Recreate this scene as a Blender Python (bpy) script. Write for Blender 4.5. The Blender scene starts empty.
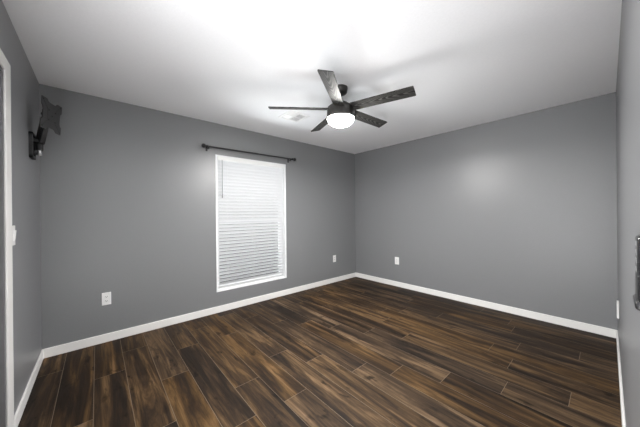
import bpy, bmesh, math, random
from mathutils import Vector, Matrix, Euler

R = math.radians
S = bpy.context.scene
C = S.collection

# ------------------------------------------------------------------ room numbers (metres)
XL, XR = -0.381, 3.859          # wall with the TV mount / wall opposite it
YW, YF = 3.3256, -0.0588        # window wall / wall with the doorway the camera stands in
H = 2.44
CAM_Z = 1.2663
DX0, DX1 = -2.6, 0.60          # wall ends here; the open room begins behind the camera
HALL_Y = -1.45                  # end of the hall
WX0, WX1, WZ0, WZ1 = 1.142, 2.215, 0.264, 2.036   # window opening
LY0, LY1, LZ = 1.34, 2.165, 2.065                 # door opening in the left wall
BB = 0.083                      # baseboard height

# ------------------------------------------------------------------ camera
yaw, pitch, roll = 0.849700897, -0.000567691, -0.0094670945
fw = Vector((math.cos(pitch) * math.cos(yaw), math.cos(pitch) * math.sin(yaw), math.sin(pitch)))
rt0 = Vector((math.sin(yaw), -math.cos(yaw), 0))
up0 = rt0.cross(fw)
rt = math.cos(roll) * rt0 + math.sin(roll) * up0
up = -math.sin(roll) * rt0 + math.cos(roll) * up0
cam_data = bpy.data.cameras.new('camera')
cam = bpy.data.objects.new('camera', cam_data)
C.objects.link(cam)
cam.matrix_world = Matrix(((rt.x, up.x, -fw.x, 0), (rt.y, up.y, -fw.y, 0), (rt.z, up.z, -fw.z, CAM_Z), (0, 0, 0, 1)))
cam_data.sensor_width = 36.0
cam_data.lens = 253.1267 / 640.0 * 36.0
cam_data.clip_start = 0.02
S.camera = cam

# ------------------------------------------------------------------ world: sky plus invented bands, dark at eye level, bright below for the ceiling
SKY, BAND_GLOW, BAND_DARK = 2.0, 132.0, 0.03
UPLIGHT_POWER = 104.0
WALL_FILL = 66.0
FAN_LAMP = 120.0
FAN_DISK = 110.0
w = bpy.data.worlds.new('sky')
S.world = w
w.use_nodes = True
nt = w.node_tree
nt.nodes.clear()
wo = nt.nodes.new('ShaderNodeOutputWorld')
bg = nt.nodes.new('ShaderNodeBackground')
tc = nt.nodes.new('ShaderNodeTexCoord')
sx = nt.nodes.new('ShaderNodeSeparateXYZ')
cr = nt.nodes.new('ShaderNodeValToRGB')
mr = nt.nodes.new('ShaderNodeMapRange')
# angle below eye level, measured square to the house front: the added bright band runs along the wall
neg = nt.nodes.new('ShaderNodeMath'); neg.operation = 'MULTIPLY'; neg.inputs[1].default_value = -1
atn = nt.nodes.new('ShaderNodeMath'); atn.operation = 'ARCTAN2'
mr.inputs['From Min'].default_value = -math.pi / 2
mr.inputs['From Max'].default_value = math.pi / 2
k_, f_ = SKY / BAND_GLOW, BAND_DARK / BAND_GLOW
sky_c, dark_c, glow_c, dim_c = (0.92 * k_, 0.96 * k_, k_, 1), (f_, f_, f_, 1), (0.97, 0.985, 1.0, 1), (0.15, 0.15, 0.15, 1)  # dark band greys the slat gaps, bright band feeds light upward
deg = lambda d_: (d_ + 90) / 180
els = cr.color_ramp.elements
els[0].position = deg(-20); els[0].color = sky_c
els[1].position = deg(88); els[1].color = dim_c
for d_, c_ in ((-15, dark_c), (28, dark_c), (36, tuple(0.135 * q for q in glow_c[:3]) + (1,)), (50, tuple(0.20 * q for q in glow_c[:3]) + (1,)), (62, tuple(0.50 * q for q in glow_c[:3]) + (1,)), (72, glow_c), (85, glow_c)):
    e_ = els.new(deg(d_)); e_.color = c_
nt.links.new(tc.outputs['Generated'], sx.inputs[0])
nt.links.new(sx.outputs['Z'], neg.inputs[0])
nt.links.new(neg.outputs[0], atn.inputs[0])
nt.links.new(sx.outputs['Y'], atn.inputs[1])
nt.links.new(atn.outputs[0], mr.inputs['Value'])
nt.links.new(mr.outputs[0], cr.inputs[0])
nt.links.new(cr.outputs[0], bg.inputs['Color'])
bg.inputs['Strength'].default_value = BAND_GLOW
nt.links.new(bg.outputs[0], wo.inputs[0])

# ------------------------------------------------------------------ lights
def area(name, loc, rot, sx_, sy_, power, color=(1, 1, 1), portal=False):
    d = bpy.data.lights.new(name, 'AREA')
    d.shape = 'RECTANGLE'
    d.size, d.size_y = sx_, sy_
    d.energy = power
    d.color = color
    if portal:
        d.cycles.is_portal = True
    o = bpy.data.objects.new(name, d)
    o.location = loc
    o.rotation_euler = rot
    C.objects.link(o)
    return o

# daylight enters by the window only: a sampling portal over the opening
area('window_portal', ((WX0 + WX1) / 2, YW + 0.16, (WZ0 + WZ1) / 2), (R(-90), 0, 0), WX1 - WX0, WZ1 - WZ0, 1, portal=True)
# upward fill light, added out of view to brighten the ceiling
area('added_uplight', (-1.25, -0.15, 0.03), (R(180), 0, 0), 2.3, 2.3, UPLIGHT_POWER, (0.985, 0.99, 1.0))
# unseen upright fill light, added to even out the walls
area('added_wall_fill', (-2.52, -0.15, 1.15), (R(90), 0, R(-90)), 2.3, 1.9, WALL_FILL, (0.99, 0.99, 1.0))

S.view_settings.view_transform = 'Standard'
S.view_settings.look = 'None'
S.view_settings.gamma = 1
S.view_settings.use_curve_mapping = False
S.view_settings.exposure = 0.53
S.cycles.use_denoising = True
S.cycles.max_bounces = 12
S.cycles.diffuse_bounces = 7
S.cycles.transmission_bounces = 8
S.cycles.transparent_max_bounces = 12
S.cycles.sample_clamp_indirect = 6

# ------------------------------------------------------------------ materials
def new_mat(name):
    m = bpy.data.materials.new(name)
    m.use_nodes = True
    b = m.node_tree.nodes['Principled BSDF']
    return m, m.node_tree, b

def srgb(r, g_, b):
    f = lambda c: (c / 255 / 12.92) if c / 255 <= 0.04045 else ((c / 255 + 0.055) / 1.055) ** 2.4
    return (f(r), f(g_), f(b), 1)

def plain(name, col, rough=0.5, metal=0.0, noise=0.06, scale=40, bump=0.0, spec=0.5):
    m, t, b = new_mat(name)
    tcn = t.nodes.new('ShaderNodeTexCoord')
    nz = t.nodes.new('ShaderNodeTexNoise')
    nz.inputs['Scale'].default_value = scale
    nz.inputs['Detail'].default_value = 3
    t.links.new(tcn.outputs['Object'], nz.inputs['Vector'])
    mp = t.nodes.new('ShaderNodeMapRange')
    mp.inputs['From Min'].default_value = 0.25
    mp.inputs['From Max'].default_value = 0.75
    mp.inputs['To Min'].default_value = 1 - noise
    mp.inputs['To Max'].default_value = 1 + noise
    t.links.new(nz.outputs['Fac'], mp.inputs['Value'])
    mx = t.nodes.new('ShaderNodeVectorMath')
    mx.operation = 'SCALE'
    mx.inputs[0].default_value = col[:3]
    t.links.new(mp.outputs[0], mx.inputs['Scale'])
    t.links.new(mx.outputs[0], b.inputs['Base Color'])
    b.inputs['Roughness'].default_value = rough
    b.inputs['Metallic'].default_value = metal
    b.inputs['Specular IOR Level'].default_value = spec
    if bump > 0:
        bp = t.nodes.new('ShaderNodeBump')
        bp.inputs['Strength'].default_value = bump
        bp.inputs['Distance'].default_value = 0.003
        t.links.new(nz.outputs['Fac'], bp.inputs['Height'])
        t.links.new(bp.outputs[0], b.inputs['Normal'])
    return m

M = {}
M['wall'] = plain('grey_wall_paint', (0.196, 0.200, 0.207), 0.40, noise=0.02, scale=90, bump=0.2, spec=0.75)
M['hall'] = plain('hall_wall_paint', (0.55, 0.55, 0.55), 0.7, noise=0.02)
M['ceiling'] = plain('white_ceiling_paint', (0.90, 0.905, 0.92), 0.9, noise=0.015, scale=70, bump=0.3, spec=0.2)
M['trim'] = plain('white_trim_paint', (0.80, 0.79, 0.77), 0.4, noise=0.01)
M['plastic'] = plain('white_plastic', (0.82, 0.82, 0.81), 0.35, noise=0.01)
M['dark_slot'] = plain('dark_slot', (0.03, 0.03, 0.03), 0.6)
M['vinyl'] = plain('white_vinyl', (0.80, 0.81, 0.82), 0.4, noise=0.01)
M['black_metal'] = plain('black_metal', (0.012, 0.012, 0.013), 0.38, noise=0.1, spec=0.5)
M['mount_black'] = plain('black_mount_steel', (0.009, 0.009, 0.010), 0.5, noise=0.1)
M['mount_grey'] = plain('dark_grey_mount_steel', (0.036, 0.036, 0.037), 0.5, noise=0.1)
M['steel'] = plain('brushed_steel', (0.28, 0.28, 0.28), 0.42, 1.0)
M['fan_body'] = plain('fan_body_bronze', (0.022, 0.020, 0.018), 0.4, noise=0.1, spec=0.6)
M['wand'] = plain('grey_wand', (0.16, 0.16, 0.16), 0.4)
M['door'] = plain('grey_door_paint', (0.17, 0.165, 0.172), 0.5, noise=0.02)
M['vent'] = plain('white_vent_metal', (0.85, 0.85, 0.85), 0.5, noise=0.01)
M['duct'] = plain('duct_grey', (0.6, 0.6, 0.6), 0.8)
M['black_plastic'] = plain('black_plastic', (0.013, 0.013, 0.014), 0.3, noise=0.05)
M['silver'] = plain('silver_buttons', (0.30, 0.30, 0.30), 0.4, noise=0.02)

# slats: white, let some daylight through
m, t, b = new_mat('white_slat')
b.inputs['Base Color'].default_value = (0.79, 0.80, 0.81, 1)
b.inputs['Roughness'].default_value = 0.45
tr = t.nodes.new('ShaderNodeBsdfTranslucent')
tr.inputs['Color'].default_value = (0.9, 0.92, 0.95, 1)
mix = t.nodes.new('ShaderNodeMixShader')
mix.inputs[0].default_value = 0.04
t.links.new(b.outputs[0], mix.inputs[1])
t.links.new(tr.outputs[0], mix.inputs[2])
t.links.new(mix.outputs[0], t.nodes['Material Output'].inputs['Surface'])
M['slat'] = m

# window glass
m, t, b = new_mat('window_glass')
t.nodes.remove(b)
tp = t.nodes.new('ShaderNodeBsdfTransparent')
tp.inputs[0].default_value = (0.94, 0.96, 0.96, 1)
gl = t.nodes.new('ShaderNodeBsdfGlossy')
gl.inputs['Roughness'].default_value = 0.02
fr = t.nodes.new('ShaderNodeFresnel')
fr.inputs[0].default_value = 1.35
mix = t.nodes.new('ShaderNodeMixShader')
t.links.new(fr.outputs[0], mix.inputs[0])
t.links.new(tp.outputs[0], mix.inputs[1])
t.links.new(gl.outputs[0], mix.inputs[2])
t.links.new(mix.outputs[0], t.nodes['Material Output'].inputs['Surface'])
M['glass'] = m

# glowing lamp bowl
m, t, b = new_mat('lit_lamp_bowl')
b.inputs['Base Color'].default_value = (0.9, 0.9, 0.88, 1)
b.inputs['Roughness'].default_value = 0.4
b.inputs['Emission Color'].default_value = (1.0, 0.98, 0.95, 1)
b.inputs['Emission Strength'].default_value = FAN_LAMP
tpb = t.nodes.new('ShaderNodeBsdfTransparent')
mxb = t.nodes.new('ShaderNodeMixShader')
mxb.inputs[0].default_value = 0.45
t.links.new(b.outputs[0], mxb.inputs[1])
t.links.new(tpb.outputs[0], mxb.inputs[2])
t.links.new(mxb.outputs[0], t.nodes['Material Output'].inputs['Surface'])
M['bowl'] = m

# wood-look floor plank: each plank carries its own random colour attribute
m, t, b = new_mat('wood_look_plank')
N = t.nodes.new
at = N('ShaderNodeAttribute'); at.attribute_name = 'plank'
sp = N('ShaderNodeSeparateColor'); t.links.new(at.outputs['Color'], sp.inputs[0])
tcn = N('ShaderNodeTexCoord')
off = N('ShaderNodeVectorMath'); off.operation = 'MULTIPLY_ADD'
t.links.new(at.outputs['Color'], off.inputs[0])
off.inputs[1].default_value = (37.0, 53.0, 91.0)
t.links.new(tcn.outputs['Object'], off.inputs[2])
def noise(scale_xyz, detail, rough=0.55, dist=0.0):
    mp = N('ShaderNodeMapping'); mp.inputs['Scale'].default_value = scale_xyz
    t.links.new(off.outputs[0], mp.inputs[0])
    n = N('ShaderNodeTexNoise'); n.inputs['Scale'].default_value = 1.0
    n.inputs['Detail'].default_value = detail; n.inputs['Roughness'].default_value = rough
    n.inputs['Distortion'].default_value = dist
    t.links.new(mp.outputs[0], n.inputs['Vector'])
    return n.outputs['Fac']
def math_(op, a, b_, c_=None):
    n = N('ShaderNodeMath'); n.operation = op
    for i, v in enumerate((a, b_, c_)):
        if v is None: continue
        if isinstance(v, (int, float)): n.inputs[i].default_value = v
        else: t.links.new(v, n.inputs[i])
    return n.outputs[0]
bands = noise((14.0, 1.0, 1), 6, 0.68, 0.7)      # broad lengthwise light / dark figure
grain = noise((110.0, 9.0, 1), 5, 0.7)         # fine grain
knots = noise((13.0, 5.0, 1), 3, 0.6, 0.4)       # dark knots
wear = noise((3.0, 2.2, 1), 3)
v = math_('MULTIPLY_ADD', bands, 2.7, -1.08)
v = math_('MULTIPLY_ADD', grain, 0.45, v)
v = math_('ADD', v, math_('MULTIPLY_ADD', sp.outputs[0], 0.26, -0.22))
v = math_('MULTIPLY_ADD', wear, 0.3, math_('ADD', v, -0.15))
cr = N('ShaderNodeValToRGB')
e = cr.color_ramp.elements
e[0].position = 0.05; e[0].color = (0.0125, 0.0088, 0.0065, 1)
e[1].position = 0.95; e[1].color = (0.155, 0.098, 0.057, 1)
for p_, c_ in ((0.30, (0.026, 0.0165, 0.0105, 1)), (0.50, (0.052, 0.032, 0.0170, 1)), (0.70, (0.092, 0.057, 0.029, 1))):
    x_ = e.new(p_); x_.color = c_
t.links.new(v, cr.inputs[0])
kr = N('ShaderNodeMapRange'); kr.inputs['From Min'].default_value = 0.61; kr.inputs['From Max'].default_value = 0.72
kr.inputs['To Min'].default_value = 1.0; kr.inputs['To Max'].default_value = 0.22
t.links.new(knots, kr.inputs['Value'])
sc_ = N('ShaderNodeVectorMath'); sc_.operation = 'SCALE'
t.links.new(cr.outputs[0], sc_.inputs[0]); t.links.new(kr.outputs[0], sc_.inputs['Scale'])
hs = N('ShaderNodeHueSaturation')
t.links.new(sc_.outputs[0], hs.inputs['Color'])
t.links.new(math_('MULTIPLY_ADD', sp.outputs[1], 0.25, 0.90), hs.inputs['Saturation'])
t.links.new(hs.outputs[0], b.inputs['Base Color'])
t.links.new(math_('MULTIPLY_ADD', grain, 0.25, 0.45), b.inputs['Roughness'])
b.inputs['Specular IOR Level'].default_value = 0.12
bp = N('ShaderNodeBump'); bp.inputs['Strength'].default_value = 0.25; bp.inputs['Distance'].default_value = 0.002
t.links.new(grain, bp.inputs['Height']); t.links.new(bp.outputs[0], b.inputs['Normal'])
M['plank'] = m
M['grout'] = plain('tan_grout', (0.16, 0.125, 0.092), 0.8, noise=0.1, spec=0.2)

# fan blade: dark oak with pale cathedral grain
m, t, b = new_mat('grained_blade')
N = t.nodes.new
tcn = N('ShaderNodeTexCoord')
mp = N('ShaderNodeMapping'); mp.inputs['Scale'].default_value = (3.0, 16.0, 1.0)
t.links.new(tcn.outputs['Object'], mp.inputs[0])
n1 = N('ShaderNodeTexNoise'); n1.inputs['Scale'].default_value = 1.0; n1.inputs['Detail'].default_value = 2
t.links.new(mp.outputs[0], n1.inputs['Vector'])
# nested arches: contours of  x - k*y^2
sx = N('ShaderNodeSeparateXYZ'); t.links.new(tcn.outputs['Object'], sx.inputs[0])
def mth(op, a, b_, c_=None):
    n = N('ShaderNodeMath'); n.operation = op
    for i, v in enumerate((a, b_, c_)):
        if v is None: continue
        if isinstance(v, (int, float)): n.inputs[i].default_value = v
        else: t.links.new(v, n.inputs[i])
    return n.outputs[0]
y2 = mth('MULTIPLY', sx.outputs['Y'], sx.outputs['Y'])
arch = mth('MULTIPLY_ADD', y2, -130.0, sx.outputs['X'])
arch = mth('MULTIPLY_ADD', n1.outputs['Fac'], 0.22, arch)
s_ = mth('SINE', mth('MULTIPLY', arch, 80.0), 0.0)
cr = N('ShaderNodeValToRGB')
e = cr.color_ramp.elements
e[0].position = 0.45; e[0].color = (0.008, 0.0078, 0.0072, 1)
e[1].position = 0.95; e[1].color = (0.10, 0.097, 0.092, 1)
t.links.new(mth('MULTIPLY_ADD', s_, 0.5, 0.5), cr.inputs[0])
t.links.new(cr.outputs[0], b.inputs['Base Color'])
b.inputs['Roughness'].default_value = 0.5
b.inputs['Specular IOR Level'].default_value = 0.3
M['blade'] = m

# ------------------------------------------------------------------ mesh helpers
def tag(o, label=None, cat=None, group=None, kind=None):
    if label: o['label'] = label
    if cat: o['category'] = cat
    if group: o['group'] = group
    if kind: o['kind'] = kind
    return o

def obj(name, bm, mat, parent=None, smooth=False, loc=None, rot=None):
    me = bpy.data.meshes.new(name)
    bmesh.ops.recalc_face_normals(bm, faces=bm.faces)
    bm.to_mesh(me)
    bm.free()
    for mm in (mat if isinstance(mat, (list, tuple)) else [mat]):
        me.materials.append(mm)
    if smooth:
        for p_ in me.polygons: p_.use_smooth = True
        try: me.set_sharp_from_angle(angle=R(38))
        except Exception: pass
    o = bpy.data.objects.new(name, me)
    C.objects.link(o)
    if parent: o.parent = parent
    if loc: o.location = loc
    if rot: o.rotation_euler = rot
    return o

def empty(name, loc=(0, 0, 0), rot=(0, 0, 0)):
    o = bpy.data.objects.new(name, None)
    o.empty_display_size = 0.1
    o.location = loc
    o.rotation_euler = rot
    C.objects.link(o)
    return o

def box(bm, x0, x1, y0, y1, z0, z1, bev=0.0, seg=2, mtx=None):
    b2 = bmesh.new()
    bmesh.ops.create_cube(b2, size=1)
    for v_ in b2.verts:
        v_.co = Vector(((x0 + x1) / 2 + v_.co.x * (x1 - x0), (y0 + y1) / 2 + v_.co.y * (y1 - y0), (z0 + z1) / 2 + v_.co.z * (z1 - z0)))
    if bev > 0:
        bmesh.ops.bevel(b2, geom=list(b2.edges), offset=bev, segments=seg, profile=0.5, affect='EDGES')
    if mtx is not None:
        bmesh.ops.transform(b2, matrix=mtx, verts=b2.verts)
    merge(bm, b2)

def merge(bm, b2):
    tmp = bpy.data.meshes.new('tmp')
    b2.to_mesh(tmp)
    b2.free()
    bm.from_mesh(tmp)
    bpy.data.meshes.remove(tmp)

def lathe(bm, prof, seg=40, mtx=None):
    """prof: (radius, z) from one end to the other; revolved about z."""
    b2 = bmesh.new()
    rings = []
    for r_, z_ in prof:
        if r_ < 1e-6:
            rings.append([b2.verts.new((0, 0, z_))])
        else:
            rings.append([b2.verts.new((r_ * math.cos(2 * math.pi * k / seg), r_ * math.sin(2 * math.pi * k / seg), z_)) for k in range(seg)])
    for a, c in zip(rings, rings[1:]):
        for k in range(seg):
            k2 = (k + 1) % seg
            if len(a) == 1 and len(c) == 1: continue
            if len(a) == 1: b2.faces.new((a[0], c[k], c[k2]))
            elif len(c) == 1: b2.faces.new((a[k], c[0], a[k2]))
            else: b2.faces.new((a[k], c[k], c[k2], a[k2]))
    for ring in (rings[0], rings[-1]):
        if len(ring) > 1: b2.faces.new(ring)
    if mtx is not None:
        bmesh.ops.transform(b2, matrix=mtx, verts=b2.verts)
    merge(bm, b2)

def tube(bm, a, c, r_, seg=16, r2=None):
    a, c = Vector(a), Vector(c)
    d = c - a
    q = d.to_track_quat('Z', 'Y').to_matrix().to_4x4()
    q.translation = a
    lathe(bm, [(r_, 0), (r_ if r2 is None else r2, d.length)], seg, q)

def prism(bm, pts, z0, z1, mtx=None, bev=0.0):
    """outline pts (x, y) counter-clockwise, extruded along z."""
    b2 = bmesh.new()
    lo = [b2.verts.new((x, y, z0)) for x, y in pts]
    hi = [b2.verts.new((x, y, z1)) for x, y in pts]
    n = len(pts)
    b2.faces.new(lo[::-1]); b2.faces.new(hi)
    for k in range(n):
        b2.faces.new((lo[k], lo[(k + 1) % n], hi[(k + 1) % n], hi[k]))
    if bev > 0:
        bmesh.ops.bevel(b2, geom=[e_ for e_ in b2.edges], offset=bev, segments=2, profile=0.5, affect='EDGES')
    if mtx is not None:
        bmesh.ops.transform(b2, matrix=mtx, verts=b2.verts)
    merge(bm, b2)

# ------------------------------------------------------------------ the setting
TH = 0.14
# floor: planks 19 cm wide running from the window wall to the doorway, tan joints between
rnd = random.Random(11)
PW, PL, X00 = 0.1927, 1.2, -0.222
joint = {-1: 2.96, 0: 2.12, 1: 2.62, 2: 1.76, 3: 2.26, 4: 2.67, 5: 1.80, 6: 1.447, 7: 1.98, 8: 1.70, 9: 1.355, 10: 1.13,
         11: 0.83, 12: 0.50, 13: 0.176, 15: 0.73, 17: 0.17, 19: 0.75}
bm = bmesh.new()
cl = bm.loops.layers.float_color.new('plank')
fx0, fx1, fy0, fy1 = DX0 - TH, XR + TH, HALL_Y - TH, YW + TH
J = 0.0016
def fquad(x0, x1, y0, y1, z, mi, colr):
    vs = [bm.verts.new(c_) for c_ in ((x0, y0, z), (x1, y0, z), (x1, y1, z), (x0, y1, z))]
    f = bm.faces.new(vs)
    f.material_index = mi
    for l in f.loops: l[cl] = colr
box(bm, fx0, fx1, fy0, fy1, -0.10, -0.0012)
for f in bm.faces: f.material_index = 1
tone = {}
for i in range(-14, 22):
    x0, x1 = X00 + i * PW, X00 + (i + 1) * PW
    x0c, x1c = max(x0 + J, fx0), min(x1 - J, fx1)
    if x1c <= x0c: continue
    y = joint.get(i, rnd.uniform(0, PL))
    while y > fy0: y -= PL
    k = 0
    while y < fy1:
        a, c_ = max(y + J, fy0), min(y + PL - J, fy1)
        if c_ > a:
            fquad(x0c, x1c, a, c_, 0.0, 0, (tone.get((i, k), rnd.random()), rnd.random(), rnd.random(), 1))
        y += PL; k += 1
me = bpy.data.meshes.new('floor')
bm.to_mesh(me); bm.free()
me.materials.append(M['plank']); me.materials.append(M['grout'])
fl = bpy.data.objects.new('floor', me); C.objects.link(fl); tag(fl, kind='structure')

bm = bmesh.new()
box(bm, fx0, fx1, fy0, fy1, H, H + 0.12)
tag(obj('ceiling', bm, M['ceiling']), kind='structure')

# window wall
bm = bmesh.new()
box(bm, XL - TH, WX0, YW, YW + TH, 0, H)
box(bm, WX1, XR + TH, YW, YW + TH, 0, H)
box(bm, WX0, WX1, YW, YW + TH, 0, WZ0)
box(bm, WX0, WX1, YW, YW + TH, WZ1, H)
tag(obj('wall_back', bm, M['wall']), kind='structure')
bm = bmesh.new()
box(bm, XR, XR + TH, YF - TH, YW, 0, H)
tag(obj('wall_right', bm, M['wall']), kind='structure')
bm = bmesh.new()
box(bm, XL - TH, XL, LY1, YW, 0, H)
box(bm, XL - TH, XL, 1.2, LY0, 0, H)
box(bm, XL - TH, XL, LY0, LY1, LZ, H)
tag(obj('wall_left', bm, M['wall']), kind='structure')
bm = bmesh.new()
box(bm, DX1, XR, YF - 0.12, YF, 0, H)
tag(obj('wall_front', bm, M['wall']), kind='structure')
bm = bmesh.new()
box(bm, DX0 - TH, DX0, HALL_Y, 1.2, 0, H)
box(bm, 1.2, 1.2 + TH, HALL_Y, YF - 0.12, 0, H)
box(bm, DX0 - TH, 1.2 + TH, HALL_Y - TH, HALL_Y, 0, H)
box(bm, DX0, XL - TH, 1.2, 1.2 + TH, 0, H)
tag(obj('wall_hall', bm, M['hall']), kind='structure')

# baseboards
BT = 0.012
def base_board(name, spans):
    bm = bmesh.new()
    for s_ in spans: box(bm, *s_, 0, BB, bev=0.003)
    tag(obj(name, bm, M['trim']), kind='structure')
base_board('baseboard_back', [(XL, XR, YW - BT, YW)])
base_board('baseboard_right', [(XR - BT, XR, YF, YW - BT)])
base_board('baseboard_left', [(XL, XL + BT, 2.281, YW - BT)])
base_board('baseboard_front', [(DX1 + 0.01, XR - BT, YF, YF + BT)])

# door in the left wall: white casing, jamb, grey slab set back
d1 = tag(empty('door_1', (XL, (LY0 + LY1) / 2, 0)), kind='structure')
def rel(o, root):
    o.parent = root
    o.matrix_parent_inverse = Matrix.Translation(root.location).inverted()
    return o
CW = 0.113
bm = bmesh.new()
box(bm, XL, XL + 0.010, LY1, LY1 + CW, 0, LZ + 0.075, bev=0.004)
box(bm, XL, XL + 0.010, LY0 - CW, LY0, 0, LZ + 0.075, bev=0.004)
box(bm, XL, XL + 0.010, LY0, LY1, LZ, LZ + 0.075, bev=0.004)
rel(obj('casing', bm, M['trim']), d1)
bm = bmesh.new()
box(bm, XL - TH, XL, LY1 - 0.018, LY1, 0, LZ)
box(bm, XL - TH, XL, LY0, LY0 + 0.018, 0, LZ)
box(bm, XL - TH, XL, LY0 + 0.018, LY1 - 0.018, LZ - 0.018, LZ)
rel(obj('jamb', bm, M['door']), d1)
bm = bmesh.new()
sx0, sx1 = XL - 0.10, XL - 0.065
box(bm, sx0, sx1, LY0 + 0.021, LY1 - 0.021, 0.008, LZ - 0.021, bev=0.002)
for z0, z1 in ((0.22, 0.95), (1.10, 1.90)):      # raised field panels
    box(bm, sx1 - 0.002, sx1 + 0.005, LY0 + 0.14, LY1 - 0.14, z0, z1, bev=0.003)
rel(obj('door_panel', bm, M['door']), d1)
bm = bmesh.new()
lathe(bm, [(0.030, 0), (0.030, 0.006), (0.011, 0.010), (0.011, 0.035), (0.024, 0.042), (0.027, 0.055), (0.018, 0.066), (0, 0.068)], 24,
      Matrix.Translation((sx1, LY0 + 0.085, 0.95)) @ Matrix.Rotation(R(90), 4, 'Y'))
rel(obj('door_knob', bm, M['black_metal'], smooth=True), d1)

# window: liner, vinyl frame with two sashes, panes
w1 = tag(empty('window_1', ((WX0 + WX1) / 2, YW, WZ0)), kind='structure')
LN = 0.024
bm = bmesh.new()
box(bm, WX0, WX0 + LN, YW - 0.004, YW + TH, WZ0, WZ1, bev=0.002)
box(bm, WX1 - LN, WX1, YW - 0.004, YW + TH, WZ0, WZ1, bev=0.002)
box(bm, WX0 + LN, WX1 - LN, YW + 0.002, YW + TH, WZ1 - 0.012, WZ1)
box(bm, WX0 + LN, WX1 - LN, YW - 0.002, YW + TH, WZ0, WZ0 + 0.006, bev=0.001)
rel(obj('window_liner', bm, M['vinyl']), w1)
ix0, ix1, iz0, iz1, midz = WX0 + LN, WX1 - LN, WZ0 + 0.006, WZ1 - 0.012, 1.185
fy0_, fy1_ = YW + 0.085, YW + 0.125
bm = bmesh.new()
box(bm, ix0, ix0 + 0.045, fy0_, fy1_, iz0, iz1, bev=0.003)
box(bm, ix1 - 0.045, ix1, fy0_, fy1_, iz0, iz1, bev=0.003)
box(bm, ix0 + 0.045, ix1 - 0.045, fy0_, fy1_, iz0, iz0 + 0.05, bev=0.003)
box(bm, ix0 + 0.045, ix1 - 0.045, fy0_, fy1_, iz1 - 0.05, iz1, bev=0.003)
rel(obj('window_frame', bm, M['vinyl']), w1)
bm = bmesh.new()
box(bm, ix0 + 0.045, ix1 - 0.045, fy0_ - 0.01, fy1_, midz - 0.03, midz + 0.03, bev=0.003)
rel(obj('meeting_rail', bm, M['vinyl']), w1)
for z0, z1 in ((iz0 + 0.05, midz - 0.03), (midz + 0.03, iz1 - 0.05)):
    bm = bmesh.new()
    box(bm, ix0 + 0.045, ix1 - 0.045, fy0_ + 0.018, fy0_ + 0.022, z0, z1)
    rel(obj('window_pane', bm, M['glass']), w1)

# ------------------------------------------------------------------ blind
SLAT_TILT = R(-52)
bx0, bx1 = ix0 + 0.004, ix1 - 0.004
by = YW + 0.034
bl = tag(empty('window_blind', ((bx0 + bx1) / 2, by, iz1)),
         'white horizontal slat blind lowered over the bright window', 'blind')
bm = bmesh.new()
box(bm, bx0 + 0.01, bx1 - 0.01, by - 0.020, by + 0.03, iz1 - 0.045, iz1 - 0.002)
rel(obj('headrail', bm, M['plastic']), bl)
bm = bmesh.new()
box(bm, bx0, bx1, by - 0.034, by - 0.024, iz1 - 0.052, iz1 - 0.001, bev=0.003)
rel(obj('valance', bm, M['plastic']), bl)
bm = bmesh.new()
zt, zb = iz1 - 0.075, iz0 + 0.038
ns = 38
hw = 0.0250
for k in range(ns):
    z = zt + (zb - zt) * k / (ns - 1)
    b2 = bmesh.new()
    rows = []
    for j in range(5):                      # slightly crowned section
        u = -hw + 2 * hw * j / 4
        rows.append((u, 0.0022 * (1 - (u / hw) ** 2)))
    loop = [(u, c_ + 0.0013) for u, c_ in rows] + [(u, c_ - 0.0013) for u, c_ in rows[::-1]]
    A = [b2.verts.new((bx0, u, c_)) for u, c_ in loop]
    B = [b2.verts.new((bx1, u, c_)) for u, c_ in loop]
    n = len(loop)
    for q in range(n):
        b2.faces.new((A[q], A[(q + 1) % n], B[(q + 1) % n], B[q]))
    b2.faces.new(A[::-1]); b2.faces.new(B)
    bmesh.ops.transform(b2, matrix=Matrix.Translation((0, by, z)) @ Matrix.Rotation(SLAT_TILT, 4, 'X'), verts=b2.verts)
    merge(bm, b2)
rel(obj('slats', bm, M['slat']), bl)
bm = bmesh.new()
box(bm, bx0, bx1, by - 0.022, by + 0.022, iz0 + 0.002, iz0 + 0.015, bev=0.003)
rel(obj('bottom_rail', bm, M['plastic']), bl)
for xx in (bx0 + 0.13, (bx0 + bx1) / 2, bx1 - 0.13):
    bm = bmesh.new()
    for dy in (-0.0235, 0.0235):
        tube(bm, (xx, by + dy, iz0 + 0.02), (xx, by + dy, iz1 - 0.045), 0.0011, 8)
    rel(obj('ladder_cord', bm, M['plastic']), bl)
bm = bmesh.new()
wx = 1.226
tube(bm, (wx, YW - 0.006, 1.49), (wx, YW - 0.006, 1.972), 0.0036, 10)
tube(bm, (wx, YW - 0.006, 1.972), (wx, by - 0.015, 1.988), 0.003, 8)
lathe(bm, [(0, 1.478), (0.006, 1.482), (0.0065, 1.50), (0.0045, 1.52)], 12, Matrix.Translation((wx, YW - 0.006, 0)))
rel(obj('tilt_wand', bm, M['wand'], smooth=True), bl)['label'] = 'dark grey tilt wand'

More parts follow.
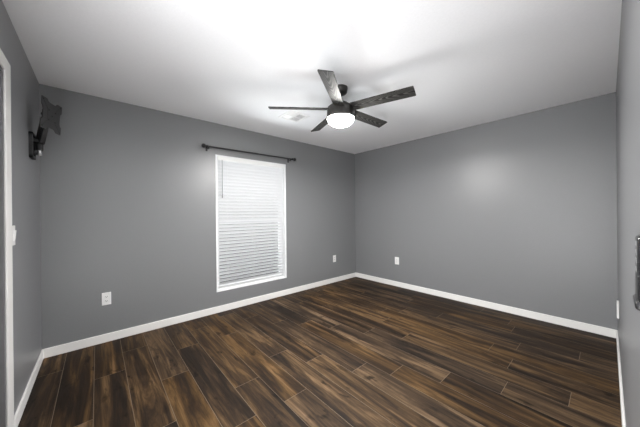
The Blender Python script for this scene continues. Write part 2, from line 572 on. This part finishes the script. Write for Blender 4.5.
# ------------------------------------------------------------------ curtain rod
cr_ = tag(empty('curtain_rod', (1.65, YW, 2.10)), 'black curtain rod with ball finials mounted above the window', 'curtain rod')
ry, rz0, rz1 = YW - 0.080, 2.1055, 2.1155
zl = lambda x: rz0 + (rz1 - rz0) * (x - 0.981) / (2.331 - 0.981)
bm = bmesh.new()
tube(bm, (1.012, ry, zl(1.012)), (1.70, ry, zl(1.70)), 0.0105, 20)
tube(bm, (1.66, ry, zl(1.66)), (2.30, ry, zl(2.30)), 0.0088, 20)
rel(obj('rod', bm, M['black_metal'], smooth=True), cr_)
for xe, sgn in ((0.980, -1), (2.331, 1)):
    bm = bmesh.new()
    prof = [(0.0125, -0.012), (0.0165, -0.010), (0.0165, 0.0), (0.010, 0.006), (0.009, 0.012)]
    for k in range(0, 13):
        a = math.pi * (0.12 + 0.88 * k / 12)
        prof.append((max(0.026 * math.sin(a), 0 if k == 12 else 0.004), 0.037 - 0.026 * math.cos(a)))
    prof[-1] = (0, prof[-1][1])
    lathe(bm, prof, 28, Matrix.Translation((xe - sgn * 0.035, ry, zl(xe))) @ Matrix.Rotation(R(90) * sgn, 4, 'Y'))
    rel(obj('finial', bm, M['black_metal'], smooth=True), cr_)
for xb in (1.035, 2.262):
    bm = bmesh.new()
    box(bm, xb - 0.011, xb + 0.011, YW - 0.005, YW, zl(xb) - 0.045, zl(xb) + 0.022, bev=0.002)
    box(bm, xb - 0.006, xb + 0.006, ry - 0.004, YW - 0.004, zl(xb) - 0.024, zl(xb) - 0.014, bev=0.002)
    b2 = bmesh.new()
    pts = []
    for k in range(9):                       # cradle under the rod
        a = math.pi + math.pi * k / 8
        pts.append((0.0165 * math.cos(a), 0.0165 * math.sin(a)))
    for k in range(9):
        a = 2 * math.pi - math.pi * k / 8
        pts.append((0.0115 * math.cos(a), 0.0115 * math.sin(a)))
    b2.free()
    prism(bm, pts, -0.007, 0.007, Matrix.Translation((xb, ry, zl(xb))) @ Matrix.Rotation(R(90), 4, 'Z') @ Matrix.Rotation(R(90), 4, 'X'))
    tube(bm, (xb, ry, zl(xb) - 0.034), (xb, ry, zl(xb) - 0.012), 0.004, 10)
    rel(obj('bracket', bm, M['black_metal'], smooth=True), cr_)

# ------------------------------------------------------------------ ceiling fan
FX, FY, FZ, FR, PH = 1.7185, 1.6485, 2.239, 0.664, 142.95
fan = tag(empty('ceiling_fan', (FX, FY, H)), 'dark five blade ceiling fan with a glowing light bowl', 'ceiling fan')
def fpart(name, prof, mat, seg=56):
    bm = bmesh.new()
    lathe(bm, prof, seg)
    return obj(name, bm, mat, fan, smooth=True)
z = lambda v_: v_ - H
fpart('canopy', [(0.068, z(H)), (0.068, z(2.425)), (0.062, z(2.395)), (0.050, z(2.383)), (0.030, z(2.378)), (0, z(2.378))], M['fan_body'])
fpart('downrod', [(0.0135, z(2.379)), (0.0135, z(2.31))], M['fan_body'], 24)
fpart('coupling', [(0.0, z(2.335)), (0.022, z(2.335)), (0.026, z(2.325)), (0.026, z(2.300)), (0.0, z(2.300))], M['fan_body'], 32)
fpart('motor_housing', [(0, z(2.302)), (0.040, z(2.302)), (0.062, z(2.296)), (0.112, z(2.262)), (0.124, z(2.252)), (0.128, z(2.243)),
                        (0.130, z(2.175)), (0.130, z(2.152)), (0.1265, z(2.150)), (0.1265, z(2.160)), (0.0, z(2.160))], M['fan_body'])
prof = [(0.122, z(2.159)), (0.122, z(2.148))]
for k in range(1, 13):
    a = math.pi / 2 * k / 12
    prof.append((0.122 * math.cos(a) if k < 12 else 0, z(2.148) - 0.070 * math.sin(a)))
fpart('light_bowl', prof, M['bowl'])['label'] = 'glowing white light bowl'
# the lamp's LED disk, inside the frosted bowl and facing down
ld = bpy.data.lights.new('fan_led', 'AREA')
ld.shape = 'DISK'
ld.size = 0.20
ld.energy = FAN_DISK
ld.color = (1.0, 0.985, 0.965)
lo = bpy.data.objects.new('fan_led', ld)
lo.location = (0, 0, 2.156 - H)
lo.parent = fan
C.objects.link(lo)
PITCH = R(15)
def blade_outline():
    # plan outline along +x (root to tip), slightly wider toward the tip with rounded corners
    x0, x1, w0, w1, rc = 0.10, FR, 0.052, 0.058, 0.008
    pts = [(x0, -w0)]
    for cx, cy, a0 in ((x1 - rc, -w1 + rc, -90), (x1 - rc, w1 - rc, 0)):
        for k in range(6):
            a = R(a0 + 90 * k / 5)
            pts.append((cx + rc * math.cos(a), cy + rc * math.sin(a)))
    pts.append((x0, w0))
    return pts
bm = bmesh.new()
prism(bm, blade_outline(), -0.004, 0.004)
bl_me = None
for k in range(5):
    ang = R(PH + 72 * k)
    rot = Matrix.Rotation(ang, 4, 'Z') @ Matrix.Rotation(-PITCH, 4, 'X')
    if bl_me is None:
        bo = obj('blade', bm, M['blade'], fan)
        bl_me = bo.data
        b3 = bmesh.new()
        box(b3, 0.085, 0.215, -0.022, 0.022, 0.004, 0.009, bev=0.002)
        for xs in (0.135, 0.165, 0.195):
            lathe(b3, [(0.005, 0.009), (0.004, 0.0115), (0, 0.012)], 12, Matrix.Translation((xs, 0, 0)))
        io = obj('blade_arm', b3, M['fan_body'], bo)
    else:
        bo2 = bo.copy(); C.objects.link(bo2)
        io2 = io.copy(); C.objects.link(io2); io2.parent = bo2
        bo2.parent = fan
        bo2.matrix_local = Matrix.Translation((0, 0, FZ - H)) @ rot
        continue
    bo.matrix_local = Matrix.Translation((0, 0, FZ - H)) @ rot

# ------------------------------------------------------------------ ceiling vent
VX0, VX1, VY0, VY1 = 1.645, 1.925, 2.358, 2.618
vt = tag(empty('ceiling_vent', ((VX0 + VX1) / 2, (VY0 + VY1) / 2, H)), 'white square air vent in the ceiling between fan and window', 'vent')
vc = ((VX0 + VX1) / 2, (VY0 + VY1) / 2)
hx, hy = (VX1 - VX0) / 2, (VY1 - VY0) / 2
bm = bmesh.new()
fwid = 0.030
for a in ((-hx, hx, -hy, -hy + fwid), (-hx, hx, hy - fwid, hy), (-hx, -hx + fwid, -hy + fwid, hy - fwid), (hx - fwid, hx, -hy + fwid, hy - fwid)):
    box(bm, *a, -0.012, -0.0005, bev=0.003)
obj('vent_frame', bm, M['vent'], vt)
bm = bmesh.new()
box(bm, -hx + fwid, hx - fwid, -hy + fwid, hy - fwid, -0.003, -0.0008)
obj('backing', bm, M['duct'], vt)
ax, ay = hx - fwid, hy - fwid
bm = bmesh.new()
box(bm, -0.005, 0.005, -ay, ay, -0.011, -0.003)
box(bm, -ax, ax, -0.005, 0.005, -0.011, -0.003)
for qx, qy in ((-1, -1), (1, -1), (1, 1), (-1, 1)):
    for k in range(5):
        s_ = 0.016 + k * (min(ax, ay) - 0.016) / 5
        if qx * qy > 0:
            x0, x1 = sorted((qx * 0.006, qx * ax))
            mt = Matrix.Translation(((x0 + x1) / 2, qy * (s_ + 0.008), -0.007)) @ Matrix.Rotation(R(35) * qy, 4, 'X')
            box(bm, -(x1 - x0) / 2, (x1 - x0) / 2, -0.0075, 0.0075, -0.0008, 0.0008, mtx=mt)
        else:
            y0, y1 = sorted((qy * 0.006, qy * ay))
            mt = Matrix.Translation((qx * (s_ + 0.008), (y0 + y1) / 2, -0.007)) @ Matrix.Rotation(R(-35) * qx, 4, 'Y')
            box(bm, -0.0075, 0.0075, -(y1 - y0) / 2, (y1 - y0) / 2, -0.0008, 0.0008, mtx=mt)
obj('louvers', bm, M['vent'], vt)

# ------------------------------------------------------------------ TV mount
tv = tag(empty('tv_wall_mount', (XL, 2.93, 1.79)), 'black articulating TV mount arm with empty grey plate', 'tv mount')
bm = bmesh.new()
for a in ((2.868, 2.888, 1.70, 1.892), (2.972, 2.992, 1.70, 1.892)):
    box(bm, XL, XL + 0.022, a[0], a[1], a[2], a[3], bev=0.003)
for a in ((2.868, 2.992, 1.70, 1.722), (2.868, 2.992, 1.870, 1.892)):
    box(bm, XL, XL + 0.022, a[0], a[1], a[2], a[3], bev=0.003)
box(bm, XL, XL + 0.006, 2.888, 2.972, 1.722, 1.870)
box(bm, XL, XL + 0.045, 2.908, 2.952, 1.735, 1.765, bev=0.004)
box(bm, XL, XL + 0.045, 2.908, 2.952, 1.825, 1.850, bev=0.004)
wp = rel(obj('wall_plate', bm, M['mount_black']), tv)
wp.location.y -= 0.03
wp.location.z += 0.006
bm = bmesh.new()
tube(bm, (XL + 0.042, 2.925, 1.742), (XL + 0.042, 2.925, 1.868), 0.0135, 20)
lathe(bm, [(0.017, 1.738), (0.017, 1.748), (0, 1.748)], 20, Matrix.Translation((XL + 0.042, 2.925, 0)))
rel(obj('pivot_pin', bm, M['steel'], smooth=True), tv)['label'] = 'bright steel pivot pin'
pc = Vector((-0.262, 2.86, 2.042))
pa = Vector((XL + 0.045, 2.925, 1.822))
az, tl = R(-22), R(-3)
n_ = Vector((math.cos(az) * math.cos(tl), math.sin(az) * math.cos(tl), math.sin(tl)))
s1 = Vector((-math.sin(az), math.cos(az), 0))
u1 = n_.cross(s1)
PM = Matrix(((s1.x, u1.x, n_.x, pc.x), (s1.y, u1.y, n_.y, pc.y), (s1.z, u1.z, n_.z, pc.z), (0, 0, 0, 1)))
bm = bmesh.new()
pe = pc - n_ * 0.035 - u1 * 0.01
d = (pe - pa)
L = d.length
zc = d.normalized()
xc = Vector((1, 0.35, 0)); xc = (xc - zc * xc.dot(zc)).normalized()
yc = zc.cross(xc)
AM = Matrix(((xc.x, yc.x, zc.x, pa.x), (xc.y, yc.y, zc.y, pa.y), (xc.z, yc.z, zc.z, pa.z), (0, 0, 0, 1)))
box(bm, -0.020, 0.020, -0.040, 0.040, 0.01, L - 0.005, bev=0.008, seg=3, mtx=AM)
box(bm, -0.016, 0.016, -0.058, 0.058, 0.02, L * 0.72, bev=0.008, seg=3, mtx=AM)
rel(obj('spring_arm', bm, M['mount_black'], smooth=True), tv)
bm = bmesh.new()
tube(bm, pa - Vector((0, 0, 0.045)), pa + Vector((0, 0, 0.045)), 0.021, 20)
box(bm, XL + 0.030, XL + 0.062, 2.900, 2.950, 1.790, 1.850, bev=0.006)
rel(obj('knuckle', bm, M['mount_black'], smooth=True), tv)
bm = bmesh.new()
prism(bm, [(0.03, -0.04), (0.03, 0.04), (-0.03, 0.04), (-0.03, -0.04)][::-1], -0.045, -0.004, PM, bev=0.003)
tube(bm, PM @ Vector((-0.045, 0, -0.028)), PM @ Vector((0.045, 0, -0.028)), 0.014, 16)
rel(obj('tilt_head', bm, M['mount_black'], smooth=True), tv)
# plate: square with scooped sides leaving four broad corner lugs
hp = 0.116
q1 = [(hp, -hp), (hp, -0.058), (0.101, -0.046), (0.096, -0.028), (0.096, 0.028), (0.101, 0.046), (hp, 0.058), (hp, hp)]
pts = []
for k in range(4):
    ca, sa = math.cos(R(90 * k)), math.sin(R(90 * k))
    for x_, y_ in q1[:-1]:
        pts.append((x_ * ca - y_ * sa, x_ * sa + y_ * ca))
bm = bmesh.new()
prism(bm, pts, -0.004, 0.0, PM)
for sx_, sy_ in ((1, 1), (-1, 1), (1, -1), (-1, -1)):     # stiffening ribs to the lugs
    m2 = PM @ Matrix.Rotation(math.atan2(sy_, sx_), 4, 'Z')
    box(bm, 0.045, 0.135, -0.006, 0.006, -0.001, 0.0022, bev=0.001, mtx=m2)
box(bm, -0.05, 0.05, -0.05, 0.05, -0.001, 0.0024, bev=0.001, mtx=PM)
rel(obj('mounting_plate', bm, M['mount_grey']), tv)['label'] = 'dark grey square plate with scooped sides'
for x_, y_ in ((0.1, 0.1), (-0.1, 0.1), (0.1, -0.1), (-0.1, -0.1), (0.0375, 0.0375), (-0.0375, 0.0375), (0.0375, -0.0375), (-0.0375, -0.0375), (0, 0)):
    bm = bmesh.new()
    h_ = 0.0 if abs(x_) > 0.09 else 0.0022
    lathe(bm, [(0.0065, h_), (0.0055, h_ + 0.0025), (0, h_ + 0.003)], 14, PM @ Matrix.Translation((x_, y_, 0)))
    rel(obj('bolt', bm, M['mount_black'], smooth=True), tv)

# ------------------------------------------------------------------ outlets and switch
def face_matrix(loc, normal):
    """local x = along the wall, local y = up, local z = out of the wall"""
    nz = Vector(normal); uy = Vector((0, 0, 1)); ux = uy.cross(nz)
    return Matrix(((ux.x, uy.x, nz.x, loc[0]), (ux.y, uy.y, nz.y, loc[1]), (ux.z, uy.z, nz.z, loc[2]), (0, 0, 0, 1)))
def plate_thing(name, loc, normal, label, cat, group, wd=0.070, ht=0.118, th=0.006):
    e_ = empty(name)
    e_.matrix_world = face_matrix(loc, normal)
    tag(e_, label, cat, group)
    bm = bmesh.new()
    box(bm, -wd / 2, wd / 2, -ht / 2, ht / 2, 0.0003, th, bev=0.002)
    obj('cover_plate', bm, M['plastic'], e_)
    return e_
def screw(e_, y, zz=0.006):
    bm = bmesh.new()
    lathe(bm, [(0.0035, zz - 0.001), (0.003, zz + 0.0008), (0, zz + 0.001)], 10, Matrix.Translation((0, y, 0)))
    obj('screw', bm, M['plastic'], e_, smooth=True)
def socket(e_, yc_):
    bm = bmesh.new()
    box(bm, -0.0165, 0.0165, yc_ - 0.0145, yc_ + 0.0145, 0.005, 0.0075, bev=0.0015)
    so = obj('socket', bm, M['plastic'], e_)
    bm = bmesh.new()
    box(bm, -0.0080, -0.0050, yc_ - 0.003, yc_ + 0.007, 0.0074, 0.0079)
    box(bm, 0.0050, 0.0080, yc_ - 0.003, yc_ + 0.006, 0.0074, 0.0079)
    lathe(bm, [(0.003, 0.0074), (0.003, 0.0079), (0, 0.0079)], 12, Matrix.Translation((0, yc_ - 0.008, 0)))
    obj('slots', bm, M['dark_slot'], so)['label'] = 'dark plug slots'
e1 = plate_thing('wall_outlet', (0.0615, YW, 0.432), (0, -1, 0), 'white duplex outlet on window wall, near the corner below the TV mount', 'outlet', 'wall outlets', 0.072, 0.124)
for yy in (0.021, -0.021): socket(e1, yy)
screw(e1, 0)
e2 = plate_thing('wall_outlet', (3.265, YW, 0.432), (0, -1, 0), 'white outlet on window wall between window and far corner', 'outlet', 'wall outlets', 0.072, 0.124)
for yy in (0.021, -0.021): socket(e2, yy)
screw(e2, 0)
e3 = plate_thing('wall_outlet', (XR, 2.398, 0.440), (-1, 0, 0), 'white outlet low on the wall opposite the TV mount', 'outlet', 'wall outlets', 0.078, 0.126)
bm = bmesh.new()
box(bm, -0.0165, 0.0165, -0.0335, 0.0335, 0.005, 0.0075, bev=0.0015)
so = obj('socket', bm, M['plastic'], e3)
bm = bmesh.new()
for yc_ in (0.018, -0.018):
    box(bm, -0.0080, -0.0050, yc_ - 0.003, yc_ + 0.007, 0.0074, 0.0079)
    box(bm, 0.0050, 0.0080, yc_ - 0.003, yc_ + 0.006, 0.0074, 0.0079)
    lathe(bm, [(0.003, 0.0074), (0.003, 0.0079), (0, 0.0079)], 12, Matrix.Translation((0, yc_ - 0.008, 0)))
obj('slots', bm, M['dark_slot'], so)['label'] = 'dark plug slots'
for yy in (0.048, -0.048): screw(e3, yy)
e4 = plate_thing('wall_outlet', (3.40, YF, 0.405), (0, 1, 0), 'white outlet seen edge-on, on the same wall as the black control box', 'outlet', 'wall outlets', 0.072, 0.14, 0.013)
for yy in (0.021, -0.021): socket(e4, yy)
screw(e4, 0, 0.013)

sw = plate_thing('light_switch', (XL, 2.338, 1.152), (1, 0, 0), 'white rocker light switch beside the white door casing', 'light switch', None, 0.072, 0.118)
bm = bmesh.new()
box(bm, -0.0165, 0.0165, -0.0335, 0.0335, 0.005, 0.008, bev=0.001)
fr_ = obj('rocker_frame', bm, M['plastic'], sw)
bm = bmesh.new()
box(bm, -0.0145, 0.0145, -0.031, 0.031, 0.0, 0.006, bev=0.001, mtx=Matrix.Translation((0, 0, 0.0065)) @ Matrix.Rotation(R(5), 4, 'X'))
obj('rocker', bm, M['plastic'], sw)
for yy in (0.048, -0.048): screw(sw, yy)

# ------------------------------------------------------------------ black control on the near wall
ct = empty('wall_control')
ct.matrix_world = face_matrix((0.668, YF, 1.168), (0, 1, 0))
tag(ct, 'black control box with small buttons mounted on the near grey wall', 'wall control')
bm = bmesh.new()
box(bm, -0.034, 0.034, -0.058, 0.058, 0.0003, 0.006, bev=0.002)
obj('back_plate', bm, M['black_plastic'], ct)
bm = bmesh.new()
box(bm, -0.030, 0.030, -0.055, 0.057, 0.005, 0.0285, bev=0.006, seg=3)
obj('body', bm, M['black_plastic'], ct, smooth=True)
bm = bmesh.new()
box(bm, -0.033, 0.033, -0.060, -0.046, 0.004, 0.0315, bev=0.005, seg=3)
obj('cradle_lip', bm, M['black_plastic'], ct, smooth=True)
for k in range(4):
    bm = bmesh.new()
    yy = 0.044 - k * 0.014
    box(bm, -0.010, 0.010, yy - 0.004, yy + 0.004, 0.027, 0.0291, bev=0.0005)
    obj('button', bm, M['silver'], ct)['label'] = 'silver push button'
